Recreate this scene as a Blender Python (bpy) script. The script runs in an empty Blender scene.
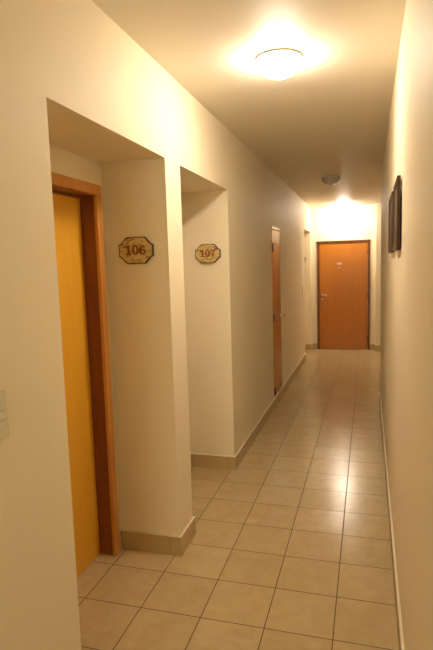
import bpy, bmesh, math, random
from mathutils import Vector, Matrix
random.seed(4)
C = bpy.context.scene.collection
PI = math.pi

# ---------------------------------------------------------------- dimensions (metres)
W = 1.155            # corridor width, left wall face at x = 0
H = 2.633            # ceiling
D = 9.858            # far wall
Y0 = -3.0            # wall behind the camera
NT = 2.182           # niche soffit
ND = -0.37           # niche back wall
N1 = (1.554, 2.594)
N2 = (2.822, 3.852)
N3 = (8.767, 9.755)
NR = (6.2, 9.70)     # side passage opening in the right wall
ND2 = .95
CL = (5.70, 6.235)   # closet door in the left wall
BB = 0.111           # baseboard height
BT = 0.012           # baseboard thickness

# ---------------------------------------------------------------- node helpers
def new_mat(name):
    m = bpy.data.materials.new(name); m.use_nodes = True
    nt = m.node_tree
    return m, nt, nt.nodes['Principled BSDF']

def nd(nt, t, **kw):
    n = nt.nodes.new(t)
    for k, v in kw.items():
        if hasattr(n, k): setattr(n, k, v)
        else: n.inputs[k].default_value = v
    return n

def mth(nt, op, a, b=None, c=None):
    n = nt.nodes.new('ShaderNodeMath'); n.operation = op
    for i, v in enumerate((a, b, c)):
        if v is None: continue
        if isinstance(v, (int, float)): n.inputs[i].default_value = v
        else: nt.links.new(v, n.inputs[i])
    return n.outputs[0]

def mixc(nt, fac, a, b):
    n = nt.nodes.new('ShaderNodeMix'); n.data_type = 'RGBA'
    for s, v in ((n.inputs[0], fac), (n.inputs[6], a), (n.inputs[7], b)):
        if isinstance(v, (int, float)): s.default_value = v
        elif isinstance(v, tuple): s.default_value = (*v, 1)
        else: nt.links.new(v, s)
    return n.outputs[2]

def paint(name, col, rough=.6, bump=.08, scale=60, spec=.3, mottled=.04):
    m, nt, b = new_mat(name)
    g = nd(nt, 'ShaderNodeNewGeometry')
    n1 = nd(nt, 'ShaderNodeTexNoise'); n1.inputs['Scale'].default_value = 2.2; n1.inputs['Detail'].default_value = 4
    n2 = nd(nt, 'ShaderNodeTexNoise'); n2.inputs['Scale'].default_value = scale; n2.inputs['Detail'].default_value = 5
    for n in (n1, n2): nt.links.new(g.outputs['Position'], n.inputs['Vector'])
    dark = tuple(c * (1 - mottled) for c in col)
    nt.links.new(mixc(nt, n1.outputs[0], dark, col), b.inputs['Base Color'])
    bp = nd(nt, 'ShaderNodeBump'); bp.inputs['Strength'].default_value = bump; bp.inputs['Distance'].default_value = .004
    nt.links.new(n2.outputs[0], bp.inputs['Height']); nt.links.new(bp.outputs[0], b.inputs['Normal'])
    b.inputs['Roughness'].default_value = rough; b.inputs['Specular IOR Level'].default_value = spec
    return m

def wood(name, dark, light, rough=.35, grain=(38, 38, 1.6), contrast=1.0, coat=0.0, spec=.5):
    m, nt, b = new_mat(name)
    g = nd(nt, 'ShaderNodeNewGeometry')
    mp = nd(nt, 'ShaderNodeMapping'); mp.inputs['Scale'].default_value = grain
    nt.links.new(g.outputs['Position'], mp.inputs['Vector'])
    n = nd(nt, 'ShaderNodeTexNoise'); n.inputs['Scale'].default_value = 1.0; n.inputs['Detail'].default_value = 6
    n.inputs['Distortion'].default_value = .8; n.inputs['Roughness'].default_value = .62
    nt.links.new(mp.outputs[0], n.inputs['Vector'])
    mp2 = nd(nt, 'ShaderNodeMapping'); mp2.inputs['Scale'].default_value = tuple(v * .16 for v in grain)
    nt.links.new(g.outputs['Position'], mp2.inputs['Vector'])
    n2 = nd(nt, 'ShaderNodeTexNoise'); n2.inputs['Scale'].default_value = 1.0; n2.inputs['Detail'].default_value = 3
    nt.links.new(mp2.outputs[0], n2.inputs['Vector'])
    f = mth(nt, 'ADD', mth(nt, 'MULTIPLY', n.outputs[0], .6), mth(nt, 'MULTIPLY', n2.outputs[0], .5))
    f = mth(nt, 'ADD', mth(nt, 'MULTIPLY', mth(nt, 'SUBTRACT', f, .55), 2.6 * contrast), .5)
    cl = nd(nt, 'ShaderNodeClamp'); nt.links.new(f, cl.inputs[0])
    nt.links.new(mixc(nt, cl.outputs[0], dark, light), b.inputs['Base Color'])
    b.inputs['Roughness'].default_value = rough; b.inputs['Specular IOR Level'].default_value = spec
    b.inputs['Coat Weight'].default_value = coat; b.inputs['Coat Roughness'].default_value = .08
    bp = nd(nt, 'ShaderNodeBump'); bp.inputs['Strength'].default_value = .06; bp.inputs['Distance'].default_value = .002
    nt.links.new(n.outputs[0], bp.inputs['Height']); nt.links.new(bp.outputs[0], b.inputs['Normal'])
    return m

def plain(name, col, rough=.5, metal=0.0, spec=.5):
    m, nt, b = new_mat(name)
    g = nd(nt, 'ShaderNodeNewGeometry')
    n = nd(nt, 'ShaderNodeTexNoise'); n.inputs['Scale'].default_value = 90
    nt.links.new(g.outputs['Position'], n.inputs['Vector'])
    nt.links.new(mixc(nt, n.outputs[0], tuple(c * .92 for c in col), col), b.inputs['Base Color'])
    b.inputs['Roughness'].default_value = rough; b.inputs['Metallic'].default_value = metal
    b.inputs['Specular IOR Level'].default_value = spec
    return m

def glow(name, col, strength):
    m, nt, b = new_mat(name)
    b.inputs['Base Color'].default_value = (.9, .87, .8, 1); b.inputs['Roughness'].default_value = .3
    b.inputs['Emission Color'].default_value = (*col, 1)
    g = nd(nt, 'ShaderNodeNewGeometry'); s = nd(nt, 'ShaderNodeSeparateXYZ'); nt.links.new(g.outputs['True Normal'], s.inputs[0])
    side = mth(nt, 'SUBTRACT', 1.0, mth(nt, 'ABSOLUTE', s.outputs[2]))     # the bulb hangs behind the middle of the glass
    nt.links.new(mth(nt, 'MULTIPLY', mth(nt, 'ADD', 1.0, mth(nt, 'MULTIPLY', side, -.55)), strength), b.inputs['Emission Strength'])
    return m

def tile_floor():
    T = .3
    m, nt, b = new_mat('ceramic_floor_tile')
    g = nd(nt, 'ShaderNodeNewGeometry'); s = nd(nt, 'ShaderNodeSeparateXYZ')
    nt.links.new(g.outputs['Position'], s.inputs[0])
    u = mth(nt, 'DIVIDE', mth(nt, 'SUBTRACT', s.outputs[0], .2723), T)
    v = mth(nt, 'DIVIDE', mth(nt, 'SUBTRACT', s.outputs[1], .0181), T)
    fu, fv = mth(nt, 'FRACT', u), mth(nt, 'FRACT', v)
    du = mth(nt, 'MINIMUM', fu, mth(nt, 'SUBTRACT', 1.0, fu))
    dv = mth(nt, 'MINIMUM', fv, mth(nt, 'SUBTRACT', 1.0, fv))
    d = mth(nt, 'MULTIPLY', mth(nt, 'MINIMUM', du, dv), T)            # metres to the nearest joint
    mr = nd(nt, 'ShaderNodeMapRange'); mr.interpolation_type = 'SMOOTHSTEP'
    mr.inputs['From Min'].default_value = .0015; mr.inputs['From Max'].default_value = .0032
    nt.links.new(d, mr.inputs[0]); tile = mr.outputs[0]
    cb = nd(nt, 'ShaderNodeCombineXYZ')
    nt.links.new(mth(nt, 'FLOOR', u), cb.inputs[0]); nt.links.new(mth(nt, 'FLOOR', v), cb.inputs[1])
    wn = nd(nt, 'ShaderNodeTexWhiteNoise'); nt.links.new(cb.outputs[0], wn.inputs[0])
    ofs = nd(nt, 'ShaderNodeVectorMath'); ofs.operation = 'MULTIPLY_ADD'
    nt.links.new(wn.outputs['Color'], ofs.inputs[0]); ofs.inputs[1].default_value = (7, 7, 7); nt.links.new(g.outputs['Position'], ofs.inputs[2])
    n = nd(nt, 'ShaderNodeTexNoise'); n.inputs['Scale'].default_value = 9; n.inputs['Detail'].default_value = 7; n.inputs['Distortion'].default_value = 1.2
    nt.links.new(ofs.outputs[0], n.inputs['Vector'])
    n2 = nd(nt, 'ShaderNodeTexNoise'); n2.inputs['Scale'].default_value = 90; n2.inputs['Detail'].default_value = 4
    nt.links.new(g.outputs['Position'], n2.inputs['Vector'])
    f = mth(nt, 'ADD', mth(nt, 'MULTIPLY', n.outputs[0], .75), mth(nt, 'MULTIPLY', n2.outputs[0], .15))
    f = mth(nt, 'ADD', f, mth(nt, 'MULTIPLY', wn.outputs['Value'], .16))
    cl = nd(nt, 'ShaderNodeMapRange'); cl.inputs['From Min'].default_value = .3; cl.inputs['From Max'].default_value = .78
    nt.links.new(f, cl.inputs[0])
    col = mixc(nt, cl.outputs[0], TILE_A, TILE_B)
    nt.links.new(mixc(nt, tile, (.085, .052, .026), col), b.inputs['Base Color'])
    nt.links.new(mth(nt, 'SUBTRACT', .85, mth(nt, 'MULTIPLY', tile, .85 - FLOOR_R)), b.inputs['Roughness'])
    b.inputs['Specular IOR Level'].default_value = .55
    bp = nd(nt, 'ShaderNodeBump'); bp.inputs['Strength'].default_value = .35; bp.inputs['Distance'].default_value = .0015
    hgt = mth(nt, 'ADD', tile, mth(nt, 'MULTIPLY', n2.outputs[0], .12))
    tl = nd(nt, 'ShaderNodeVectorMath'); tl.operation = 'MULTIPLY_ADD'          # every tile is laid a touch out of level
    nt.links.new(wn.outputs['Color'], tl.inputs[0]); tl.inputs[1].default_value = (.014, .014, 0); tl.inputs[2].default_value = (-.007, -.007, 1)
    nl = nd(nt, 'ShaderNodeVectorMath'); nl.operation = 'NORMALIZE'; nt.links.new(tl.outputs[0], nl.inputs[0])
    nt.links.new(nl.outputs[0], bp.inputs['Normal'])
    nt.links.new(hgt, bp.inputs['Height']); nt.links.new(bp.outputs[0], b.inputs['Normal'])
    return m

def skirting_mat():
    m, nt, b = new_mat('skirting_tile')
    g = nd(nt, 'ShaderNodeNewGeometry'); s = nd(nt, 'ShaderNodeSeparateXYZ'); nt.links.new(g.outputs['Position'], s.inputs[0])
    d = None
    for k, o in ((0, .0), (1, .1)):
        fr = mth(nt, 'FRACT', mth(nt, 'DIVIDE', mth(nt, 'ADD', s.outputs[k], o + .055 if k == 0 else o), .3))
        e = mth(nt, 'MINIMUM', fr, mth(nt, 'SUBTRACT', 1.0, fr))
        d = e if d is None else mth(nt, 'MINIMUM', d, e)
    mr = nd(nt, 'ShaderNodeMapRange'); mr.inputs['From Min'].default_value = .003; mr.inputs['From Max'].default_value = .008
    nt.links.new(d, mr.inputs[0])
    n = nd(nt, 'ShaderNodeTexNoise'); n.inputs['Scale'].default_value = 40; n.inputs['Detail'].default_value = 6
    nt.links.new(g.outputs['Position'], n.inputs['Vector'])
    col = mixc(nt, n.outputs[0], SKIRT_A, SKIRT_B)
    nt.links.new(mixc(nt, mr.outputs[0], tuple(c * .75 for c in SKIRT_A), col), b.inputs['Base Color'])
    b.inputs['Roughness'].default_value = .38
    return m

# ---------------------------------------------------------------- colours
TILE_A = (.49, .355, .168); TILE_B = (.59, .445, .235); FLOOR_R = .21
SKIRT_A = (.50, .35, .165); SKIRT_B = (.60, .44, .22)
WALL = (.90, .78, .565); CEIL = (.87, .785, .64)
LAMP = (1.0, .88, .72)

M_wall = paint('wall_paint', WALL)
M_ceil = paint('ceiling_paint', CEIL, rough=.55, bump=.12, scale=35, spec=.35)
M_floor = tile_floor()
M_skirt = skirting_mat()
M_grout = plain('skirting_grout', (.78, .68, .50), .7)
M_frame = wood('casing_wood', (.48, .18, .03), (.68, .31, .07), rough=.35)
M_jamb = wood('jamb_wood', (.20, .05, .016), (.32, .095, .028), rough=.3)
M_leaf = wood('yellow_leaf_wood', (.73, .345, .018), (.83, .44, .045), rough=.4, contrast=.7)
M_door = wood('far_door_wood', (.43, .13, .005), (.53, .185, .010), rough=.3, grain=(22, 22, .9), contrast=.7)
M_doorframe = wood('far_frame_wood', (.12, .035, .012), (.20, .065, .02), rough=.35)
M_closet = wood('closet_wood', (.44, .15, .012), (.58, .22, .022), rough=.24)
M_white = plain('white_gloss_trim', (.88, .84, .76), .12)
M_steel = plain('satin_steel', (.62, .58, .52), .28, 1.0)
M_hinge = plain('dark_hinge', (.045, .035, .025), .4, .6)
M_plaque_rim = wood('plaque_rim', (.07, .032, .012), (.13, .06, .02), rough=.5)
M_num = plain('numeral_paint', (.30, .085, .012), .5)
M_plate = plain('cream_plastic', (.78, .70, .47), .35)
M_key = plain('cream_rocker', (.76, .71, .56), .3)
M_pic = wood('picture_frame_wood', (.065, .033, .016), (.11, .06, .03), rough=.6, spec=.15)
M_label = plain('pale_label', (.68, .52, .38), .35)
M_dark = plain('dark_fitting', (.08, .04, .02), .5)
M_rim = plain('lamp_rim', (.74, .68, .58), .35, .2)
M_glass_off = plain('frosted_glass', (.60, .56, .46), .25)
E1, E3, E0 = 142.0, 200.0, 27.0
M_glow1 = glow('lit_glass', LAMP, E1)
M_glow3 = glow('lit_glass_far', LAMP, E3)

def plaque_face():
    m, nt, b = new_mat('plaque_face')
    g = nd(nt, 'ShaderNodeNewGeometry')
    mp = nd(nt, 'ShaderNodeMapping'); mp.inputs['Scale'].default_value = (9, 1, 46)
    nt.links.new(g.outputs['Position'], mp.inputs['Vector'])
    n = nd(nt, 'ShaderNodeTexNoise'); n.inputs['Scale'].default_value = 1; n.inputs['Detail'].default_value = 3; n.inputs['Distortion'].default_value = .7
    nt.links.new(mp.outputs[0], n.inputs['Vector'])
    a = mth(nt, 'ABSOLUTE', mth(nt, 'SUBTRACT', n.outputs[0], .5))
    mr = nd(nt, 'ShaderNodeMapRange'); mr.inputs['From Min'].default_value = .004; mr.inputs['From Max'].default_value = .035
    nt.links.new(a, mr.inputs[0])
    n2 = nd(nt, 'ShaderNodeTexNoise'); n2.inputs['Scale'].default_value = 30
    nt.links.new(g.outputs['Position'], n2.inputs['Vector'])
    base = mixc(nt, n2.outputs[0], (.58, .41, .14), (.74, .57, .25))
    nt.links.new(mixc(nt, mr.outputs[0], (.20, .09, .025), base), b.inputs['Base Color'])
    b.inputs['Roughness'].default_value = .45
    return m
M_plaque = plaque_face()

def print_mat(a, bcol):
    m, nt, b = new_mat('framed_print')
    g = nd(nt, 'ShaderNodeNewGeometry')
    n = nd(nt, 'ShaderNodeTexNoise'); n.inputs['Scale'].default_value = 7; n.inputs['Detail'].default_value = 5
    nt.links.new(g.outputs['Position'], n.inputs['Vector'])
    nt.links.new(mixc(nt, n.outputs[0], a, bcol), b.inputs['Base Color'])
    b.inputs['Roughness'].default_value = .7; b.inputs['Specular IOR Level'].default_value = .2
    return m
M_print = print_mat((.07, .05, .034), (.12, .09, .065))

# ---------------------------------------------------------------- mesh helpers
def BM(): return bmesh.new()

def box(bm, x0, x1, y0, y1, z0, z1, mi=0, top=None, bevel=0):
    vs = [bm.verts.new((x, y, z)) for x in (x0, x1) for y in (y0, y1) for z in (z0, z1)]
    q = [(0, 1, 3, 2), (4, 6, 7, 5), (0, 4, 5, 1), (2, 3, 7, 6), (0, 2, 6, 4), (1, 5, 7, 3)]
    fs = []
    for k, i in enumerate(q):
        f = bm.faces.new([vs[j] for j in i]); f.material_index = top if (k == 5 and top is not None) else mi
        fs.append(f)
    if bevel:
        es = list({e for f in fs for e in f.edges})
        bmesh.ops.bevel(bm, geom=es, offset=bevel, segments=2, profile=.5, affect='EDGES')
    return vs

def lathe(bm, prof, axis='z', seg=48, origin=(0, 0, 0), smooth=True):
    """prof = [(radius, height)...]; axis z (height up), y- (height along -y), x (height along +x)"""
    rings = []
    def P(r, h, a):
        c, s = r * math.cos(a), r * math.sin(a)
        v = {'z': (c, s, h), 'y': (c, -h, s), 'x': (h, c, s)}[axis]
        return tuple(o + q for o, q in zip(origin, v))
    for r, h in prof:
        if r < 1e-6: rings.append([bm.verts.new(P(0, h, 0))])
        else: rings.append([bm.verts.new(P(r, h, 2 * PI * i / seg)) for i in range(seg)])
    for a, b in zip(rings, rings[1:]):
        for i in range(seg):
            j = (i + 1) % seg
            if len(a) == 1 and len(b) == 1: continue
            if len(a) == 1: f = bm.faces.new((a[0], b[i], b[j]))
            elif len(b) == 1: f = bm.faces.new((a[i], b[0], a[j]))
            else: f = bm.faces.new((a[i], b[i], b[j], a[j]))
            f.smooth = smooth

def tube(bm, pts, r, seg=12):
    prev = None
    pts = [Vector(p) for p in pts]
    for i, p in enumerate(pts):
        t = (pts[min(i + 1, len(pts) - 1)] - pts[max(i - 1, 0)]).normalized()
        up = Vector((0, 0, 1)) if abs(t.z) < .9 else Vector((1, 0, 0))
        a = t.cross(up).normalized(); b = a.cross(t)
        rr = r[i] if isinstance(r, (list, tuple)) else r
        ring = [bm.verts.new(p + a * rr * math.cos(2 * PI * k / seg) + b * rr * math.sin(2 * PI * k / seg)) for k in range(seg)]
        if prev:
            for k in range(seg):
                f = bm.faces.new((prev[k], prev[(k + 1) % seg], ring[(k + 1) % seg], ring[k])); f.smooth = True
        else: bm.faces.new(ring[::-1])
        prev = ring
    bm.faces.new(prev)

def obj(name, bm, mats, parent=None, origin=None):
    """link a mesh drawn in world coordinates; its origin goes to its own base (or to its parent's frame)"""
    bmesh.ops.recalc_face_normals(bm, faces=bm.faces)
    xs = [v.co.x for v in bm.verts]; ys = [v.co.y for v in bm.verts]; zs = [v.co.z for v in bm.verts]
    if origin is None: origin = Vector(((min(xs) + max(xs)) / 2, (min(ys) + max(ys)) / 2, min(zs)))
    origin = Vector(origin)
    bmesh.ops.translate(bm, verts=bm.verts, vec=-origin)
    me = bpy.data.meshes.new(name); bm.to_mesh(me); bm.free()
    for m in (mats if isinstance(mats, (list, tuple)) else [mats]): me.materials.append(m)
    o = bpy.data.objects.new(name, me); C.objects.link(o)
    if parent:
        base = Vector((0, 0, 0)); p = parent
        while p: base += p.location; p = p.parent
        o.parent = parent; o.location = origin - base
    else: o.location = origin
    return o

def tag(o, label=None, cat=None, group=None, kind=None):
    for k, v in (('label', label), ('category', cat), ('group', group), ('kind', kind)):
        if v: o[k] = v
    return o

def thing(name, loc, label, cat, group=None, kind=None):
    o = bpy.data.objects.new(name, None); C.objects.link(o); o.location = loc
    o.empty_display_size = .1
    return tag(o, label, cat, group, kind)

# ---------------------------------------------------------------- room shell
b = BM(); box(b, -.75, W + ND2 + .15, Y0 - .1, D + .2, -.08, 0)
tag(obj('floor', b, M_floor), 'glossy beige square ceramic tile floor running down the corridor', 'floor', kind='structure')
b = BM(); box(b, -.75, W + ND2 + .15, Y0 - .1, D + .2, H, H + .08)
tag(obj('ceiling', b, M_ceil), 'plain cream painted ceiling above the corridor', 'ceiling', kind='structure')

XB = -.62
DOOR1 = (1.71, 2.533, 2.03)      # opening in the back of the first niche
b = BM()
for y0, y1 in ((Y0 - .1, N1[0]), (N1[1], N2[0]), (N2[1], CL[0]), (CL[1], N3[0]), (N3[1], D + .2)):
    box(b, XB, 0, y0, y1, 0, H)
box(b, XB, 0, CL[0], CL[1], 0, .118); box(b, XB, 0, CL[0], CL[1], 2.032, H); box(b, XB, -.05, CL[0], CL[1], .118, 2.032)
for n in (N1, N2, N3): box(b, XB, 0, n[0], n[1], NT, H)
for n in (N2, N3): box(b, XB, ND, n[0], n[1], 0, NT)
box(b, XB, ND, N1[0], DOOR1[0], 0, NT); box(b, XB, ND, DOOR1[1], N1[1], 0, NT)
box(b, XB, ND, DOOR1[0], DOOR1[1], DOOR1[2], NT)
box(b, XB, -.56, DOOR1[0], DOOR1[1], 0, DOOR1[2])
tag(obj('wall_left', b, M_wall), 'cream plaster wall on the left with door niches cut into it', 'wall', kind='structure')

b = BM()
box(b, W, W + ND2 + .12, Y0 - .1, NR[0], 0, H); box(b, W, W + ND2 + .12, NR[1], D + .2, 0, H)
box(b, W + ND2, W + ND2 + .12, NR[0], NR[1], 0, H)
tag(obj('wall_right', b, M_wall), 'plain cream plaster wall close on the right', 'wall', kind='structure')

FD = (.106, 1.050, 2.012)        # far door frame: x0, x1, top
b = BM()
box(b, 0, FD[0], D, D + .12, 0, H); box(b, FD[1], W, D, D + .12, 0, H)
box(b, FD[0], FD[1], D, D + .12, FD[2], H); box(b, FD[0], FD[1], D + .07, D + .12, 0, FD[2])
tag(obj('wall_far', b, M_wall), 'cream end wall around the orange door, brightly lit above it', 'wall', kind='structure')
b = BM(); box(b, 0, W, Y0 - .1, Y0, 0, H)
tag(obj('wall_near', b, M_wall), 'cream wall closing the corridor behind the viewer', 'wall', kind='structure')

# baseboards (glazed tile skirting, pale grout on the top edge)
def skirt(bm, x0, x1, y0, y1):
    box(bm, x0, x1, y0, y1, 0, BB - .004); box(bm, x0, x1, y0, y1, BB - .004, BB, mi=1)
b = BM()
skirt(b, 0, BT, Y0, N1[0])
skirt(b, ND, ND + BT, DOOR1[1] + .018, N1[1] - BT); skirt(b, ND, BT, N1[1] - BT, N1[1]); skirt(b, 0, BT, N1[1], N2[0]); skirt(b, ND, BT, N2[0], N2[0] + BT)
skirt(b, ND, BT, N2[1] - BT, N2[1]); skirt(b, 0, BT, N2[1], N3[0]); skirt(b, ND, BT, N3[0], N3[0] + BT)
skirt(b, ND, BT, N3[1] - BT, N3[1]); skirt(b, 0, BT, N3[1], D)
skirt(b, ND, ND + BT, N2[0] + BT, N2[1] - BT); skirt(b, ND, ND + BT, N3[0] + BT, N3[1] - BT)
skirt(b, ND, BT, N1[0], N1[0] + BT)
tag(obj('baseboard_left', b, [M_skirt, M_grout]), 'tan tile skirting along the left wall and its niches', 'baseboard', kind='structure')
b = BM()
skirt(b, W - BT, W, Y0, NR[0]); skirt(b, W - BT, W + ND2, NR[0], NR[0] + BT); skirt(b, W - BT, W + ND2, NR[1] - BT, NR[1])
skirt(b, W + ND2 - BT, W + ND2, NR[0] + BT, NR[1] - BT); skirt(b, W - BT, W, NR[1], D)
tag(obj('baseboard_right', b, [M_skirt, M_grout]), 'tan tile skirting along the foot of the right wall', 'baseboard', kind='structure')
b = BM(); skirt(b, BT, FD[0], D - BT, D); skirt(b, FD[1], W - BT, D - BT, D)
tag(obj('baseboard_far', b, [M_skirt, M_grout]), 'short tan tile skirting either side of the far door', 'baseboard', kind='structure')

# ---------------------------------------------------------------- door of the first niche
y0, y1, zt = DOOR1
t = thing('door_1', (ND, (y0 + y1) / 2, 0), 'yellow wooden door in an orange frame inside the nearest niche, beside plaque 106', 'door', kind='structure')
jw = .029; lx = -.453
ji0, ji1, jz = y0 + jw, y1 - jw, zt - .03
b = BM()
cf = ND + .02
box(b, ND, cf, y0 + .012 - .05, ji0 - .006 + .012, 0, jz + .004, bevel=.003)
box(b, ND, cf, ji1 - .010, ji1 + .047, 0, jz + .004, bevel=.003)
box(b, ND, cf, y0 - .038, ji1 + .047, jz + .004, jz + .058, bevel=.003)
obj('casing', b, M_frame, t)
b = BM()
box(b, -.55, ND + .004, y0, ji0, 0, zt); box(b, -.55, ND + .004, ji1, y1, 0, zt); box(b, -.55, ND + .004, ji0, ji1, jz, zt)
jb = obj('jamb', b, M_jamb, t); jb['label'] = 'dark reddish inner door jamb'
b = BM()                                           # door stop strip against the leaf
box(b, lx, lx + .012, ji0, ji0 + .012, 0, jz); box(b, lx, lx + .012, ji1 - .004, ji1, 0, jz); box(b, lx, lx + .012, ji0 + .012, ji1 - .004, jz - .012, jz)
obj('door_stop', b, M_jamb, t)
b = BM(); box(b, lx - .037, lx - .001, ji0 + .002, ji1 - .002, .004, jz - .002, bevel=.002)
lf = obj('door_leaf', b, M_leaf, t); lf['label'] = 'smooth yellow wood door leaf'
b = BM()
yh = ji0 + .06
lathe(b, [(0, 0), (.024, 0), (.024, .008), (.010, .012), (.010, .05), (0, .05)], 'x', 24, (lx - .001, yh, 1.02))
tube(b, [(lx + .044, yh, 1.02), (lx + .048, yh + .03, 1.02), (lx + .048, yh + .12, 1.02)], .009)
obj('door_handle', b, M_steel, t)

# ---------------------------------------------------------------- closet door, left wall
y0, y1 = CL
t = thing('door_2', (0, (y0 + y1) / 2, .118), 'narrow glossy orange closet door raised above the skirting on the left wall', 'door', kind='structure')
b = BM()
box(b, -.05, .004, y0, y0 + .018, .118, 2.032); box(b, -.05, .004, y1 - .018, y1, .118, 2.032)
obj('door_frame', b, M_closet, t)
b = BM(); box(b, -.05, .007, y0, y1, 2.004, 2.032, bevel=.002)
o = obj('frame_head', b, M_white, t); o['label'] = 'pale head strip over the closet door'
b = BM(); box(b, -.03, .0025, y0 + .021, y1 - .021, .122, 1.998, bevel=.0015)
obj('door_leaf', b, M_closet, t)
for z in (1.80, 1.02, .18):
    b = BM()
    box(b, .0026, .006, y0 + .004, y0 + .05, z - .04, z + .04)
    tube(b, [(.009, y0 + .022, z - .045), (.009, y0 + .022, z + .045)], .0065, 10)
    h = obj('hinge', b, M_hinge, t); h['label'] = 'dark metal hinge'
b = BM()
yk = y1 - .05
lathe(b, [(0, 0), (.024, 0), (.024, .005), (.009, .009), (.008, .03), (.016, .036), (.021, .046), (.019, .056), (.010, .062), (0, .063)], 'x', 24, (.002, yk, 1.005))
o = obj('door_knob', b, M_steel, t); o['label'] = 'steel knob'

# ---------------------------------------------------------------- far door
x0, x1, zt = FD
t = thing('door_3', ((x0 + x1) / 2, D, 0), 'orange wooden door in a dark frame at the far end of the corridor', 'door', kind='structure')
b = BM()
box(b, x0, x0 + .042, D - .018, D + .07, 0, zt - .028, bevel=.003); box(b, x1 - .034, x1, D - .018, D + .07, 0, zt - .028, bevel=.003)
o = obj('door_frame', b, M_doorframe, t); o['label'] = 'dark brown side posts'
b = BM(); box(b, x0 - .012, x1 + .012, D - .026, D + .07, zt - .028, zt, bevel=.004)
obj('frame_head', b, M_doorframe, t)
b = BM(); box(b, x0 + .045, x1 - .037, D - .006, D + .032, .006, zt - .031, bevel=.002)
lf = obj('door_leaf', b, M_door, t)
yl = D - .006
b = BM()
lathe(b, [(0, 0), (.024, 0), (.024, .007), (.011, .010), (.010, .045), (0, .045)], 'y', 24, (.198, yl, 1.015))
tube(b, [(.198, yl - .042, 1.015), (.215, yl - .047, 1.017), (.25, yl - .047, 1.022), (.292, yl - .045, 1.022)], [.010, .010, .009, .008])
o = obj('door_handle', b, M_steel, t); o['label'] = 'satin steel lever handle'
b = BM(); lathe(b, [(0, 0), (.022, 0), (.022, .006), (.012, .009), (.012, .014), (0, .014)], 'y', 24, (.196, yl, .935))
o = obj('lock_rosette', b, M_steel, t); o['label'] = 'round steel keyhole plate'
b = BM(); box(b, .470, .550, yl - .004, yl, 1.575, 1.610, bevel=.0015)
o = obj('name_plate', b, M_label, t); o['label'] = 'small pale plate at eye height'
b = BM(); lathe(b, [(0, 0), (.011, 0), (.010, .004), (.006, .005), (0, .004)], 'y', 16, (.509, yl, 1.525))
o = obj('peephole', b, M_steel, t); o['label'] = 'small round peephole'
for z in (1.79, 1.0, .22):
    b = BM(); tube(b, [(x1 - .036, yl - .004, z - .045), (x1 - .036, yl - .004, z + .045)], .007, 10)
    obj('hinge', b, M_doorframe, t)

# ---------------------------------------------------------------- number plaques
def ring2(cx, cy, ao, bo, ai, bi, n=28):
    o = [(cx + ao * math.cos(2 * PI * k / n), cy + bo * math.sin(2 * PI * k / n)) for k in range(n)]
    i = [(cx + ai * math.cos(2 * PI * k / n), cy + bi * math.sin(2 * PI * k / n)) for k in range(n)]
    return [(o[k], o[(k + 1) % n], i[(k + 1) % n], i[k]) for k in range(n)]
def stroke2(pts, ws):
    L = []; R = []
    for i, (x, y) in enumerate(pts):
        a = pts[max(i - 1, 0)]; c = pts[min(i + 1, len(pts) - 1)]
        dx, dy = c[0] - a[0], c[1] - a[1]; l = math.hypot(dx, dy); nx, ny = -dy / l, dx / l
        L.append((x + nx * ws[i] / 2, y + ny * ws[i] / 2)); R.append((x - nx * ws[i] / 2, y - ny * ws[i] / 2))
    return [(L[k], L[k + 1], R[k + 1], R[k]) for k in range(len(pts) - 1)]
def rect2(x0, x1, y0, y1): return [((x0, y0), (x1, y0), (x1, y1), (x0, y1))]
def disc2(cx, cy, r, n=14): return [[(cx + r * math.cos(2 * PI * k / n), cy + r * math.sin(2 * PI * k / n)) for k in range(n)]]
# bold slab digits drawn in a cell 0.74 wide x 1 high
def digit(ch):
    if ch == '0': return ring2(.37, .5, .37, .51, .14, .36)
    if ch == '1':
        return rect2(.27, .51, .0, 1.0) + rect2(.06, .70, 0, .15) + [((.27, 1.0), (.27, .78), (.04, .70), (.04, .84))]
    if ch == '6':
        arc = [(.37 + .25 * math.cos(a), .42 + .50 * math.sin(a)) for a in [math.radians(v) for v in (200, 180, 160, 140, 120, 100, 80, 62)]]
        return ring2(.37, .31, .37, .32, .145, .17) + stroke2(arc, [.24, .24, .24, .23, .2, .17, .14, .12]) + disc2(.54, .80, .115)
    if ch == '7':
        return (rect2(.03, .72, .80, 1.0) + rect2(.03, .15, .60, .82)
                + stroke2([(.63, .85), (.50, .60), (.38, .34), (.33, .0)], [.14, .18, .23, .27]))
def extrude_polys(bm, polys, f, d0, d1):
    """f(u, v, depth) -> world point"""
    for P in polys:
        lo = [bm.verts.new(f(u, v, d0)) for u, v in P]; hi = [bm.verts.new(f(u, v, d1)) for u, v in P]
        bm.faces.new(hi); bm.faces.new(lo[::-1])
        for k in range(len(P)):
            j = (k + 1) % len(P); bm.faces.new((lo[k], lo[j], hi[j], hi[k]))
def outline(w, h, c):
    """board outline with scooped corners"""
    pts = []
    for sx, sy in ((1, 1), (-1, 1), (-1, -1), (1, -1)):
        cx, cy = sx * w / 2, sy * h / 2
        arc = [(cx, cy - sy * c * .86), (cx - sx * c * .32, cy - sy * c * .70), (cx - sx * c * .56, cy - sy * c * .44), (cx - sx * c * .80, cy - sy * c * .16), (cx - sx * c * 1.0, cy)]
        if sx * sy < 0: arc = arc[::-1]
        pts += arc
    return pts
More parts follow.
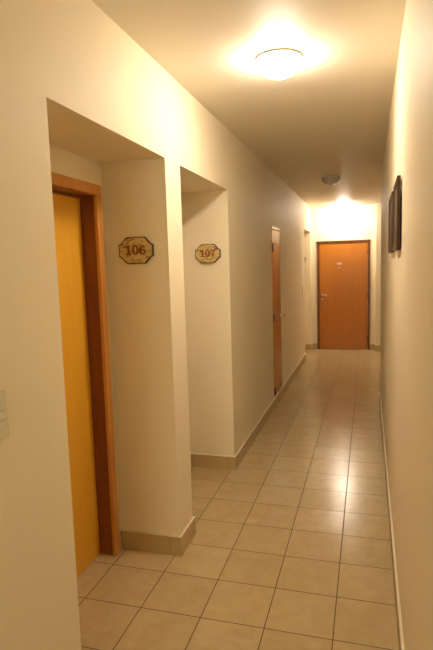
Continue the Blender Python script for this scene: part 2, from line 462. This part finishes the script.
def plaque(name, x, y, z, text, label, w=.198, h=.143):
    t = thing(name, (x, y, z - h / 2), label, 'sign', 'room number plaques in the niches')
    f = lambda u, v, d: (x + u, y - d, z + v)
    b = BM(); extrude_polys(b, [outline(w, h, .048)], f, 0, .018)
    bo = obj('board', b, M_plaque_rim, t); bo['label'] = 'dark brown scooped-corner board edge'
    b = BM(); extrude_polys(b, [outline(w - .011, h - .011, .046)], f, .018, .0205)
    fo = obj('board_face', b, M_plaque, t); fo['label'] = 'tan face with dark wood-crack lines'
    S = .052; adv = .041; n = len(text)
    for i, ch in enumerate(text):
        u0 = -adv * n / 2 + i * adv + .0015
        b = BM()
        for P in [digit(ch)]: extrude_polys(b, P, lambda u, v, d: f(u0 + u * S, (v - .5) * S + .002, d), .0205, .0235)
        obj('numeral', b, M_num, t)
    return t
plaque('number_plaque', -.180, N1[1], 1.711, '106', 'tan wooden room plaque reading 106 in the nearest niche')
plaque('number_plaque', -.164, N2[1], 1.712, '107', 'tan wooden room plaque reading 107 in the second niche')
plaque('number_plaque', -.184, N3[1], 1.690, '', 'plaque mostly hidden in the last niche on the left, by the far door')

# ---------------------------------------------------------------- switches and small fittings
t = thing('light_switch', (0, 1.200, 1.140), 'cream three-key switch plate on the near left wall at the photo edge', 'light switch')
b = BM(); box(b, 0, .011, 1.160, 1.240, 1.140, 1.280, bevel=.004)
obj('switch_plate', b, M_plate, t)
for k in range(3):
    b = BM(); box(b, .0112, .0145, 1.174, 1.228, 1.170 + k * .0275, 1.1955 + k * .0275, bevel=.0012)
    obj('switch_key', b, M_key, t)
t = thing('light_switch', (0, 8.45, 1.14), 'slim switch plate on the left wall just before the last niche', 'light switch')
b = BM(); box(b, 0, .010, 8.41, 8.49, 1.14, 1.26, bevel=.003)
obj('switch_plate', b, M_plate, t)
b = BM(); box(b, .0102, .0135, 8.43, 8.47, 1.17, 1.23, bevel=.001)
obj('switch_key', b, M_key, t)
t = thing('light_switch', (W, 9.78, 1.215), 'small pale switch on the right wall next to the far door', 'light switch')
b = BM(); box(b, W - .012, W, 9.74, 9.82, 1.215, 1.315, bevel=.003)
obj('switch_plate', b, M_plate, t)
b = BM(); box(b, W - .0155, W - .0122, 9.76, 9.80, 1.24, 1.29, bevel=.001)
obj('switch_key', b, M_key, t)

# ---------------------------------------------------------------- framed pictures on the right wall
def picture(y0, y1, z0, z1, label):
    t = thing('picture_frame', (W, (y0 + y1) / 2, z0), label, 'picture frame', 'framed pictures on the right wall')
    xo, xi = W - .021, W - .006
    fw = .028
    b = BM()
    for a in ((y0, y0 + fw, z0, z1), (y1 - fw, y1, z0, z1), (y0 + fw, y1 - fw, z0, z0 + fw), (y0 + fw, y1 - fw, z1 - fw, z1)):
        box(b, xo, xi, *a, bevel=.0015)
    obj('frame_moulding', b, M_pic, t)
    b = BM(); box(b, xo + .005, xi - .002, y0 + fw, y1 - fw, z0 + fw, z1 - fw)
    o = obj('picture_print', b, M_print, t); o['label'] = 'muted brownish print'
    for ya in (y0 + .05, y1 - .07):
        b = BM(); box(b, xi, W, ya, ya + .02, z1 - .06, z1 - .03); obj('wall_hook', b, M_steel, t)
picture(2.45, 2.82, 1.665, 1.985, 'brown wooden picture frame on the right wall, the nearer of the two')
picture(2.99, 3.44, 1.665, 1.985, 'brown wooden picture frame on the right wall, the farther of the two')

# ---------------------------------------------------------------- ceiling lamps
def lamp(x, y, mat, label, r=.112, drop=.082):
    t = thing('ceiling_lamp', (x, y, H), label, 'ceiling lamp', 'round ceiling lamps along the corridor')
    b = BM(); lathe(b, [(0, H), (r + .004, H), (r + .004, H - .010), (r - .002, H - .012), (0, H - .012)], 'z', 64, (x, y, 0))
    obj('lamp_base', b, M_rim, t)
    prof = [(r * math.cos(a), H - .012 - drop * math.sin(a)) for a in [PI / 2 * k / 14 for k in range(14)]] + [(0, H - .012 - drop)]
    b = BM(); lathe(b, prof, 'z', 64, (x, y, 0))
    obj('lamp_shade', b, mat, t)
    return t
lamp(.585, 2.70, M_glow1, 'lit round ceiling lamp nearest the viewer, glowing white')
lamp(.585, 6.51, M_glass_off, 'unlit grey round ceiling lamp halfway down the corridor')
lamp(.600, 9.52, M_glow3, 'lit round ceiling lamp just in front of the far wall')

# light spilling from the lobby behind the viewer
ld = bpy.data.lights.new('lobby_light', 'AREA'); ld.energy = E0; ld.color = (.95, 1.0, .76); ld.shape = 'RECTANGLE'; ld.size = .9; ld.size_y = 1.2
lo = bpy.data.objects.new('lobby_light', ld); C.objects.link(lo); lo.location = (.58, -2.6, 1.9); lo.rotation_euler = (math.radians(82), 0, 0)

# ---------------------------------------------------------------- world, camera, view
w = bpy.data.worlds.new('world'); bpy.context.scene.world = w; w.use_nodes = True
w.node_tree.nodes['Background'].inputs[0].default_value = (1, .8, .55, 1); w.node_tree.nodes['Background'].inputs[1].default_value = .02

cd = bpy.data.cameras.new('camera'); cam = bpy.data.objects.new('camera', cd); C.objects.link(cam)
cd.sensor_fit = 'VERTICAL'; cd.sensor_height = 24.0; cd.lens = 519.69 / 650 * 24.0; cd.clip_start = .02
R = Vector((.96021798, .27770144, -.02938286)); U = Vector((-.00329311, .11647334, .99318836)); F = Vector((-.27923215, .95358055, -.1127543))
m = Matrix((R, U, -F)).transposed().to_4x4(); m.translation = Vector((1.01242374, 0, 1.61598163))
cam.matrix_world = m
sc = bpy.context.scene; sc.camera = cam
sc.view_settings.view_transform = 'Standard'; sc.view_settings.look = 'None'
sc.view_settings.exposure = 0.0; sc.view_settings.gamma = 1.0; sc.view_settings.use_curve_mapping = False
